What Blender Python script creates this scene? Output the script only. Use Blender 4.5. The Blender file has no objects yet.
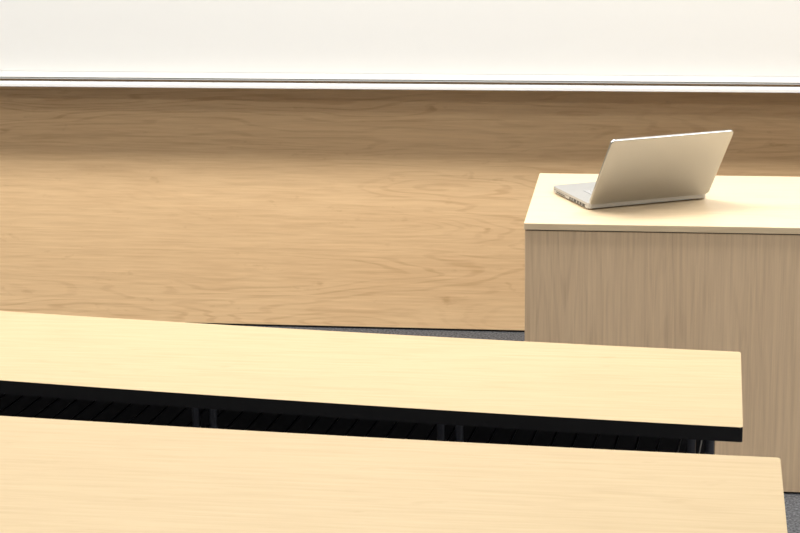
import bpy, bmesh, math
from mathutils import Matrix, Vector
sc=bpy.context.scene
sc.view_settings.view_transform='Standard'
sc.view_settings.look='None'

# ---------------- materials ----------------
def newmat(name):
    m=bpy.data.materials.new(name); m.use_nodes=True
    nt=m.node_tree; b=nt.nodes['Principled BSDF']
    return m,nt,b
def plain(name,col,rough=.5,metal=0,spec=.5):
    m,nt,b=newmat(name)
    b.inputs['Base Color'].default_value=(*col,1); b.inputs['Roughness'].default_value=rough
    b.inputs['Metallic'].default_value=metal; b.inputs['Specular IOR Level'].default_value=spec
    n=nt.nodes.new('ShaderNodeTexNoise'); n.inputs['Scale'].default_value=60
    tc=nt.nodes.new('ShaderNodeTexCoord'); nt.links.new(tc.outputs['Object'],n.inputs['Vector'])
    mr=nt.nodes.new('ShaderNodeMapRange'); mr.inputs['To Min'].default_value=max(rough-.03,0); mr.inputs['To Max'].default_value=min(rough+.03,1)
    nt.links.new(n.outputs['Fac'],mr.inputs['Value']); nt.links.new(mr.outputs['Result'],b.inputs['Roughness'])
    return m
def wood(name,light,dark,scale,rings=26,ringamt=.35,fine=.35,rough=.4,fleck=.5,rot=0,off=(0,0,0),spec=.4,axis=0,detail=4,base=.8):
    """procedural maple veneer. scale: xyz stretch (small along the grain); axis = grain axis"""
    m,nt,b=newmat(name); N=nt.nodes.new; L=nt.links.new
    tc=N('ShaderNodeTexCoord'); mp=N('ShaderNodeMapping'); mp.inputs['Scale'].default_value=scale
    mp.inputs['Location'].default_value=off; mp.inputs['Rotation'].default_value=(0,0,rot)
    L(tc.outputs['Object'],mp.inputs['Vector'])
    n1=N('ShaderNodeTexNoise'); n1.inputs['Scale'].default_value=base; n1.inputs['Detail'].default_value=detail; n1.inputs['Roughness'].default_value=.42; n1.inputs['Distortion'].default_value=.15
    L(mp.outputs[0],n1.inputs['Vector'])
    mu=N('ShaderNodeMath'); mu.operation='MULTIPLY'; mu.inputs[1].default_value=rings*6.283
    L(n1.outputs['Fac'],mu.inputs[0])
    si=N('ShaderNodeMath'); si.operation='SINE'; L(mu.outputs[0],si.inputs[0])
    r1=N('ShaderNodeMapRange'); r1.interpolation_type='SMOOTHSTEP'; r1.inputs['From Min'].default_value=.3; r1.inputs['From Max'].default_value=1; L(si.outputs[0],r1.inputs['Value'])
    n3=N('ShaderNodeTexNoise'); n3.inputs['Scale'].default_value=.55; n3.inputs['Detail'].default_value=3
    L(mp.outputs[0],n3.inputs['Vector'])
    r3=N('ShaderNodeMapRange'); r3.inputs['From Min'].default_value=.40; r3.inputs['From Max'].default_value=.64; r3.inputs['To Min'].default_value=.2; L(n3.outputs['Fac'],r3.inputs['Value'])
    k=[2.0,5.,5.]
    if axis==2: k=[5.,5.,2.0]
    mp2=N('ShaderNodeMapping'); mp2.inputs['Scale'].default_value=k; L(mp.outputs[0],mp2.inputs['Vector'])
    n2=N('ShaderNodeTexNoise'); n2.inputs['Scale'].default_value=3; n2.inputs['Detail'].default_value=6; n2.inputs['Roughness'].default_value=.6
    L(mp2.outputs[0],n2.inputs['Vector'])
    rb=N('ShaderNodeMapRange'); rb.inputs['From Min'].default_value=.35; rb.inputs['From Max'].default_value=.55; rb.inputs['To Min'].default_value=.45; L(n2.outputs['Fac'],rb.inputs['Value'])
    m1=N('ShaderNodeMath'); m1.operation='MULTIPLY'; L(r1.outputs[0],m1.inputs[0]); L(r3.outputs[0],m1.inputs[1])
    m1c=N('ShaderNodeMath'); m1c.operation='MULTIPLY'; L(m1.outputs[0],m1c.inputs[0]); L(rb.outputs[0],m1c.inputs[1])
    m1b=N('ShaderNodeMath'); m1b.operation='MULTIPLY'; m1b.inputs[1].default_value=ringamt; L(m1c.outputs[0],m1b.inputs[0])
    r2=N('ShaderNodeMapRange'); r2.inputs['From Min'].default_value=.3; r2.inputs['From Max'].default_value=.75; r2.inputs['To Max'].default_value=fine; L(n2.outputs['Fac'],r2.inputs['Value'])
    n5=N('ShaderNodeTexNoise'); n5.inputs['Scale'].default_value=.35; n5.inputs['Detail'].default_value=2; L(mp.outputs[0],n5.inputs['Vector'])
    r5=N('ShaderNodeMapRange'); r5.inputs['From Min'].default_value=.3; r5.inputs['From Max'].default_value=.7; r5.inputs['To Min'].default_value=-.12; r5.inputs['To Max'].default_value=.12; L(n5.outputs['Fac'],r5.inputs['Value'])
    k4=(4.5,1.2,1.2) if axis==0 else (1.2,1.2,4.5)
    mp4=N('ShaderNodeMapping'); mp4.inputs['Scale'].default_value=k4; L(mp.outputs[0],mp4.inputs['Vector'])
    n4=N('ShaderNodeTexNoise'); n4.inputs['Scale'].default_value=3.0; n4.inputs['Detail'].default_value=3; L(mp4.outputs[0],n4.inputs['Vector'])
    r4=N('ShaderNodeMapRange'); r4.inputs['From Min'].default_value=.66; r4.inputs['From Max'].default_value=.8; r4.inputs['To Max'].default_value=fleck; L(n4.outputs['Fac'],r4.inputs['Value'])
    def add(p,q,cl=False):
        a=N('ShaderNodeMath'); a.operation='ADD'; a.use_clamp=cl; L(p,a.inputs[0]); L(q,a.inputs[1]); return a.outputs[0]
    fac=add(add(add(m1b.outputs[0],r2.outputs[0]),r4.outputs[0]),r5.outputs[0],True)
    mx=N('ShaderNodeMix'); mx.data_type='RGBA'; mx.inputs['A'].default_value=(*light,1); mx.inputs['B'].default_value=(*dark,1)
    L(fac,mx.inputs['Factor']); L(mx.outputs['Result'],b.inputs['Base Color'])
    b.inputs['Roughness'].default_value=rough; b.inputs['Specular IOR Level'].default_value=spec
    bp=N('ShaderNodeBump'); bp.inputs['Strength'].default_value=.03; bp.inputs['Distance'].default_value=.002
    L(n2.outputs['Fac'],bp.inputs['Height']); L(bp.outputs[0],b.inputs['Normal'])
    return m
mWall=wood('maple_wall_panel',(.92,.645,.365),(.56,.32,.145),(.95,5,8.5),rings=19,ringamt=.3,fine=.42,rough=.45,fleck=.4,detail=3.2)
mTop=wood('maple_table_laminate',(.575,.447,.268),(.46,.335,.18),(1.0,8,8),rings=13,ringamt=.22,fine=.6,rough=.5,fleck=.4,rot=.1,spec=.3,detail=3)
mDeskTop=wood('maple_desk_top',(.80,.645,.44),(.64,.48,.29),(.9,8,8),rings=9,ringamt=.2,fine=.45,rough=.38,fleck=.15,off=(3,1,0),detail=3)
mDeskFront=wood('maple_desk_front',(.86,.65,.43),(.60,.42,.26),(11,5,.7),rings=13,ringamt=.3,fine=.6,rough=.45,fleck=.15,off=(2,0,5),axis=2,detail=3)
mBlack=plain('black_edging',(.004,.004,.005),.45)
mPanel=plain('black_steel',(.005,.005,.007),.5)
mWire=plain('dark_wire',(.022,.023,.029),.4,.3)
mChrome=plain('grey_steel_tube',(.12,.125,.145),.35,.7)
mBoard=plain('whiteboard_enamel',(.78,.778,.76),.35)
mAlu=plain('anodised_trim',(.76,.76,.75),.45,0)
mDark=plain('groove_shade',(.30,.30,.29),.6)  # flat grey standing in for the shade in the groove above the tray
mGap=plain('desk_shadow_gap',(.12,.09,.06),.6)
mTray=plain('white_tray',(.93,.93,.92),.4)
mPaint=plain('wall_paint',(.75,.73,.70),.8)
mCeil=plain('ceiling_paint',(.8,.79,.78),.9)
mSilver=plain('laptop_aluminium',(.50,.495,.475),.33,.85)
mSilver2=plain('laptop_aluminium_deck',(.52,.52,.51),.38,.6)
mKey=plain('laptop_keys',(.42,.42,.42),.5,.2)
mScreen=plain('laptop_glass',(.01,.01,.012),.12)
mPort=plain('laptop_port',(.03,.03,.03),.5)
# carpet
mCarpet,nt,b=newmat('carpet')
n=nt.nodes.new('ShaderNodeTexNoise'); n.inputs['Scale'].default_value=140; n.inputs['Detail'].default_value=4
tc=nt.nodes.new('ShaderNodeTexCoord'); nt.links.new(tc.outputs['Object'],n.inputs['Vector'])
cr=nt.nodes.new('ShaderNodeValToRGB'); cr.color_ramp.elements[0].color=(.03,.033,.04,1); cr.color_ramp.elements[1].color=(.16,.165,.18,1)
cr.color_ramp.elements[0].position=.35; cr.color_ramp.elements[1].position=.65
nt.links.new(n.outputs['Fac'],cr.inputs[0]); nt.links.new(cr.outputs[0],b.inputs['Base Color']); b.inputs['Roughness'].default_value=.95
bp=nt.nodes.new('ShaderNodeBump'); bp.inputs['Distance'].default_value=.004; nt.links.new(n.outputs['Fac'],bp.inputs['Height']); nt.links.new(bp.outputs[0],b.inputs['Normal'])
# lamp
mLamp,nt,b=newmat('lamp_diffuser'); b.inputs['Emission Color'].default_value=(1,.97,.92,1); b.inputs['Emission Strength'].default_value=2
# ---------------- helpers ----------------
def finish(name,bm,mat,bevel=0,parent=None,seg=2,smooth=False):
    me=bpy.data.meshes.new(name); bm.normal_update(); bm.to_mesh(me); bm.free()
    o=bpy.data.objects.new(name,me); sc.collection.objects.link(o)
    for m in (mat if isinstance(mat,(list,tuple)) else [mat]): me.materials.append(m)
    if bevel:
        md=o.modifiers.new('bevel','BEVEL'); md.width=bevel; md.segments=seg; md.limit_method='ANGLE'; md.angle_limit=math.radians(40)
    if smooth:
        for p in me.polygons: p.use_smooth=True
    if parent: 
        o.parent=parent; o.matrix_parent_inverse=parent.matrix_world.inverted()
    return o
def addbox(bm,x0,x1,y0,y1,z0,z1,M=None):
    vs=[bm.verts.new((x,y,z)) for x in (x0,x1) for y in (y0,y1) for z in (z0,z1)]
    for f in ((0,1,3,2),(4,6,7,5),(0,4,5,1),(2,3,7,6),(0,2,6,4),(1,5,7,3)): bm.faces.new([vs[i] for i in f])
    if M:
        for v in vs: v.co=M@v.co
def box(name,x0,x1,y0,y1,z0,z1,mat,bevel=0,parent=None):
    bm=bmesh.new(); addbox(bm,x0,x1,y0,y1,z0,z1); return finish(name,bm,mat,bevel,parent)
def empty(name,loc,rot=(0,0,0)):
    e=bpy.data.objects.new(name,None); e.location=loc; e.rotation_euler=rot; e.empty_display_size=.1
    sc.collection.objects.link(e); bpy.context.view_layer.update(); return e
def addtube(bm,p,q,r,n=12):
    p=Vector(p);q=Vector(q);d=q-p
    M=Matrix.Translation((p+q)/2)@d.to_track_quat('Z','Y').to_matrix().to_4x4()
    bmesh.ops.create_cone(bm,cap_ends=True,segments=n,radius1=r,radius2=r,depth=d.length,matrix=M)

# ---------------- room ----------------
WY=6.70
XL,XR,YB=-6,4.5,-2.5; ZC=3.3
box('floor',XL,XR,YB,WY+.15,-.1,0,mCarpet)
box('floor_tier',XL,.35,YB,3.58,0.0,.15,mCarpet)
box('wall_front',XL,XR,WY+.02,WY+.15,0,ZC,mPaint)
box('wall_left',XL-.1,XL,YB,WY+.15,-.1,ZC,mPaint)
box('wall_right',XR,XR+.1,YB,WY+.15,-.1,ZC,mPaint)
box('wall_back',XL-.1,XR+.1,YB-.1,YB,-.1,ZC,mPaint)
box('ceiling',XL-.1,XR+.1,YB-.1,WY+.15,ZC,ZC+.1,mCeil)
box('wall_panel_wood',XL,XR,WY,WY+.02,.008,1.0,mWall)
box('baseboard_front',XL,XR,WY+.005,WY+.02,0,.008,mBlack)

# whiteboard
wb=empty('whiteboard',(-.5,WY,1.5))
BY=6.565; zb=.869
bx0,bx1=-5.2,3.6
box('board_core',bx0,bx1,BY+.02,WY+.02,zb+.012,2.4,mAlu,parent=wb)
box('board_surface',bx0+.02,bx1-.02,BY+.006,BY+.02,zb+.040,2.38,mBoard,parent=wb)
box('frame_bottom',bx0,bx1,BY+.002,BY+.02,zb+.020,zb+.039,mAlu,.001,wb)
box('frame_line',bx0,bx1,BY+.001,BY+.02,zb+.014,zb+.018,mDark,0,wb)
box('frame_top',bx0,bx1,BY-.004,BY+.02,2.38,2.42,mAlu,.002,wb)
box('frame_side_1',bx0-.02,bx0+.02,BY-.004,BY+.02,zb,2.42,mAlu,.002,wb)
box('frame_side_2',bx1-.02,bx1+.02,BY-.004,BY+.02,zb,2.42,mAlu,.002,wb)
box('pen_tray',bx0,bx1,BY-.045,BY+.02,zb,zb+.006,mTray,.002,wb)
box('pen_tray_lip',bx0,bx1,BY-.050,BY-.044,zb-.004,zb+.009,mTray,.002,wb)

# ---------------- teacher desk ----------------
dX,dY,dD,H=-.3772,5.2285,.6347,.7336; dR=1.55
td=empty('teacher_desk',((dX+dR)/2,dY+dD/2,0))
box('desk_top',dX,dR,dY,dY+dD,H-.018,H,mDeskTop,.0015,td)
box('front_panel',dX+.002,dR-.002,dY+.006,dY+.026,0.006,H-.0215,mDeskFront,.001,td)
box('top_shadow_gap',dX+.006,dR-.006,dY+.009,dY+dD-.01,H-.022,H-.0175,mGap,0,td)
box('side_panel_1',dX+.002,dX+.022,dY+.027,dY+dD-.01,0.006,H-.0215,mDeskFront,.001,td)
box('side_panel_2',dR-.022,dR-.002,dY+.027,dY+dD-.01,0.006,H-.0215,mDeskFront,.001,td)
box('inner_divider',.55,.57,dY+.027,dY+dD-.03,0.006,H-.0215,mDeskFront,.001,td)
box('plinth',dX+.01,dR-.01,dY+.012,dY+.05,0,.008,mBlack,0,td)

# ---------------- student tables ----------------
def table(name,zt,zf,xr,back,front,legs):
    fb=lambda x:back[1]+back[2]*(x-back[0])+back[3]*(x-back[0])**2
    ff=lambda x:front[1]+front[2]*(x-front[0])+front[3]*(x-front[0])**2
    e=empty(name,(-1.4,(fb(-1.4)+ff(-1.4))/2,zf))
    xl=-3.4; n=72
    th=.029; rad=.006
    bm=bmesh.new()
    ring=[]
    for i in range(n+1):
        t=i/n; x=xl+(back[0]-xl)*t; ring.append((x,fb(x)))
    def corner(p,a,bb,r=rad):
        p=Vector(p);a=(Vector(a)-p).normalized();bb=(Vector(bb)-p).normalized()
        out=[]
        for k in range(6):
            t=k/5; out.append(tuple((1-t)**2*(p+a*r)+2*t*(1-t)*p+t*t*(p+bb*r)))
        return out
    rb=ring.pop(); fr=(front[0],ff(front[0]))
    ring+=corner(rb,ring[-1],fr)
    x2=xl+(front[0]-xl)*(n-1)/n
    ring+=corner(fr,rb,(x2,ff(x2)))
    for i in range(n-1,-1,-1):
        x=xl+(front[0]-xl)*i/n; ring.append((x,ff(x)))
    b0=[bm.verts.new((x,y,zt-th)) for x,y in ring]; t0=[bm.verts.new((x,y,zt)) for x,y in ring]
    m=len(ring)
    f=bm.faces.new(t0); f.material_index=0
    f=bm.faces.new(b0[::-1]); f.material_index=1
    for i in range(m):
        j=(i+1)%m; g=bm.faces.new((b0[i],b0[j],t0[j],t0[i])); g.material_index=1
    bmesh.ops.recalc_face_normals(bm,faces=bm.faces)
    bmesh.ops.triangulate(bm,faces=[f for f in bm.faces if len(f.verts)>4])
    finish('table_top',bm,[mTop,mBlack],0,e)
    bm=bmesh.new(); off=.07; seg=60; xe=back[0]-.05
    z0,z1=zf+.30,zt-th-.005
    prev=None
    for i in range(seg+1):
        x=xl+.05+(xe-xl-.05)*i/seg; y=fb(x)-off
        c=[bm.verts.new(v) for v in ((x,y,z0),(x,y,z1),(x,y+.012,z1),(x,y+.012,z0))]
        if prev:
            for k in range(4): bm.faces.new((prev[k],prev[(k+1)%4],c[(k+1)%4],c[k]))
        else: bm.faces.new(c)
        prev=c
    bm.faces.new(prev[::-1]); bmesh.ops.recalc_face_normals(bm,faces=bm.faces)
    finish('modesty_panel',bm,mPanel,0,e)
    bm=bmesh.new(); zs=zt-.135
    x=xl+.1
    while x<xe-.03:
        addtube(bm,(x,ff(x)+.12,zs),(x+.02,fb(x)-off-.004,zs-.01),.0022,6); x+=.042
    for o_ in (.12,):
        for i in range(40):
            xa=xl+.1+(xe-.03-xl-.1)*i/40; xb=xl+.1+(xe-.03-xl-.1)*(i+1)/40
            addtube(bm,(xa,ff(xa)+o_,zs-.003),(xb,ff(xb)+o_,zs-.003),.003,6)
    finish('wire_shelf',bm,mWire,0,e)
    bm=bmesh.new()
    for lx in legs:
        yc=(fb(lx)+ff(lx))/2
        for dx in (-.018,.018):
            addtube(bm,(lx+dx,yc-.03,zf+.03),(lx+dx,yc-.03,zt-th-.012),.009,16)
        addbox(bm,lx-.035,lx+.035,yc-.18,yc+.13,zt-th-.014,zt-th)
        addbox(bm,lx-.035,lx+.035,yc-.22,yc+.20,zf,zf+.032)
    finish('legs',bm,mChrome,.003,e)
    return e
table('student_table',.73,0,.153,(.153,4.122,-.0756,.02),(.143,3.640,-.0785,.02),[-2.3,-.95,-.43,.07])
table('student_table',.88,.15,.179,(.179,3.063,-.0427,.02),(.171,2.52,-.0427,.02),[-2.3,-.95,-.43,.07])

# ---------------- laptop ----------------
lr=.4677; lt=.6087; W=.357; D=.243
lp=empty('laptop',(-.2158,5.3861,H),(0,0,lr))
def lfin(name,bm,mat,bevel=0,seg=2):
    o=finish(name,bm,mat,bevel,None,seg); o.parent=lp; return o
def rrect(bm,w,h,r,t,M):
    ring=[]
    for cx,cy,a0 in ((w-r,h-r,0),(r,h-r,90),(r,r,180),(w-r,r,270)):
        for k in range(7):
            a=math.radians(a0+15*k); ring.append((cx+r*math.cos(a),cy+r*math.sin(a)))
    b0=[bm.verts.new(M@Vector((x,y,0))) for x,y in ring]; t0=[bm.verts.new(M@Vector((x,y,t))) for x,y in ring]
    bm.faces.new(t0); bm.faces.new(b0[::-1])
    for i in range(len(ring)): j=(i+1)%len(ring); bm.faces.new((b0[i],b0[j],t0[j],t0[i]))
T=Matrix.Translation
bm=bmesh.new(); rrect(bm,W,D,.012,.0165,T((0,0,.004))); lfin('base',bm,mSilver2,.0015)
bm=bmesh.new()
for x in (.02,W-.02):
    for y in (.02,D-.02):
        bmesh.ops.create_cone(bm,cap_ends=True,segments=16,radius1=.006,radius2=.006,depth=.0045,matrix=T((x,y,.00225)))
lfin('feet',bm,mPort)
bm=bmesh.new(); addbox(bm,-.0004,.002,.012,D-.012,.0125,.0132); lfin('base_seam',bm,mPort)
bm=bmesh.new()
yy=.022
for w,hh in ((.015,.007),(.011,.0075),(.011,.0075),(.015,.0065),(.007,.007),(.007,.007)):
    addbox(bm,-.0006,.003,yy,yy+w,.0055,.0055+hh); yy+=w+.007
lfin('ports',bm,mPort)
bm=bmesh.new(); addbox(bm,-.0006,.003,D-.09,D-.03,.007,.0095); lfin('disc_slot',bm,mPort)
bm=bmesh.new()
rows=6; kw=.0172
for r_ in range(rows):
    y=.040+r_*.0175
    if r_==rows-1:
        xs=[(.05+i*.019,kw) for i in range(3)]+[(.107,.10)]+[(.211+i*.019,kw) for i in range(5)]
    else: xs=[(.05+i*.0185,.0165) for i in range(14)]
    for x,w in xs: addbox(bm,x,x+w,y,y+.0155,.0205,.0222)
lfin('keys',bm,mKey,.0008,1)
bm=bmesh.new(); addbox(bm,.13,.227,.165,.225,.0204,.0208); lfin('trackpad',bm,mKey)
bm=bmesh.new(); addtube(bm,(.05,.008,.0185),(W-.05,.008,.0185),.007,16); lfin('hinge',bm,mPort)
up=Vector((0,-math.sin(lt),math.cos(lt))); xx=Vector((1,0,0)); zz=xx.cross(up)
ML2=Matrix((( xx.x,up.x,zz.x,0),(xx.y,up.y,zz.y,.0),(xx.z,up.z,zz.z,.0205),(0,0,0,1)))
bm=bmesh.new(); rrect(bm,W,D,.011,.0075,ML2); lfin('lid',bm,mSilver,.002,3)
bm=bmesh.new(); addbox(bm,.012,W-.012,.016,D-.012,-.0006,.0002,ML2); lfin('screen',bm,mScreen)

# ---------------- lights ----------------
def lamp(x,y,w,d,power,k=(1,.975,.93)):
    e=empty('ceiling_lamp',(x,y,ZC))
    box('lamp_housing',x-w/2-.03,x+w/2+.03,y-d/2-.03,y+d/2+.03,ZC-.06,ZC,mAlu,.004,e)
    box('lamp_diffuser',x-w/2,x+w/2,y-d/2,y+d/2,ZC-.066,ZC-.058,mLamp,0,e)
    l=bpy.data.lights.new('lamp_light','AREA'); l.shape='RECTANGLE'; l.size=w; l.size_y=d; l.energy=power; l.color=k
    o=bpy.data.objects.new('lamp_light',l); sc.collection.objects.link(o); o.parent=e; o.location=(0,0,-.075)
for x in (-3.4,-.9,1.6): lamp(x,5.1,1.8,.6,69)
for x in (-3.4,-.9,1.6): lamp(x,2.6,1.8,.6,12)
for x in (-3.4,-.9,1.6): lamp(x,.4,1.8,.6,27)
w=bpy.data.worlds.new('world'); sc.world=w; w.use_nodes=True
w.node_tree.nodes['Background'].inputs[0].default_value=(.9,.9,1,1); w.node_tree.nodes['Background'].inputs[1].default_value=.3

# ---------------- camera ----------------
th,p,ro,cz=.1344,.2536,.0144,1.9768
f=Vector((-math.sin(th)*math.cos(p),math.cos(th)*math.cos(p),-math.sin(p)))
r=Vector((math.cos(th),math.sin(th),0)); d=f.cross(r)
c,s=math.cos(ro),math.sin(ro)
r2=c*r+s*d; d2=c*d-s*r; u=-d2; bk=-f
cam=bpy.data.cameras.new('camera'); co=bpy.data.objects.new('camera',cam); sc.collection.objects.link(co)
co.matrix_world=Matrix(((r2.x,u.x,bk.x,0),(r2.y,u.y,bk.y,0),(r2.z,u.z,bk.z,cz),(0,0,0,1)))
cam.lens=2048.3/800*36; cam.sensor_width=36; cam.clip_start=.05
sc.camera=co
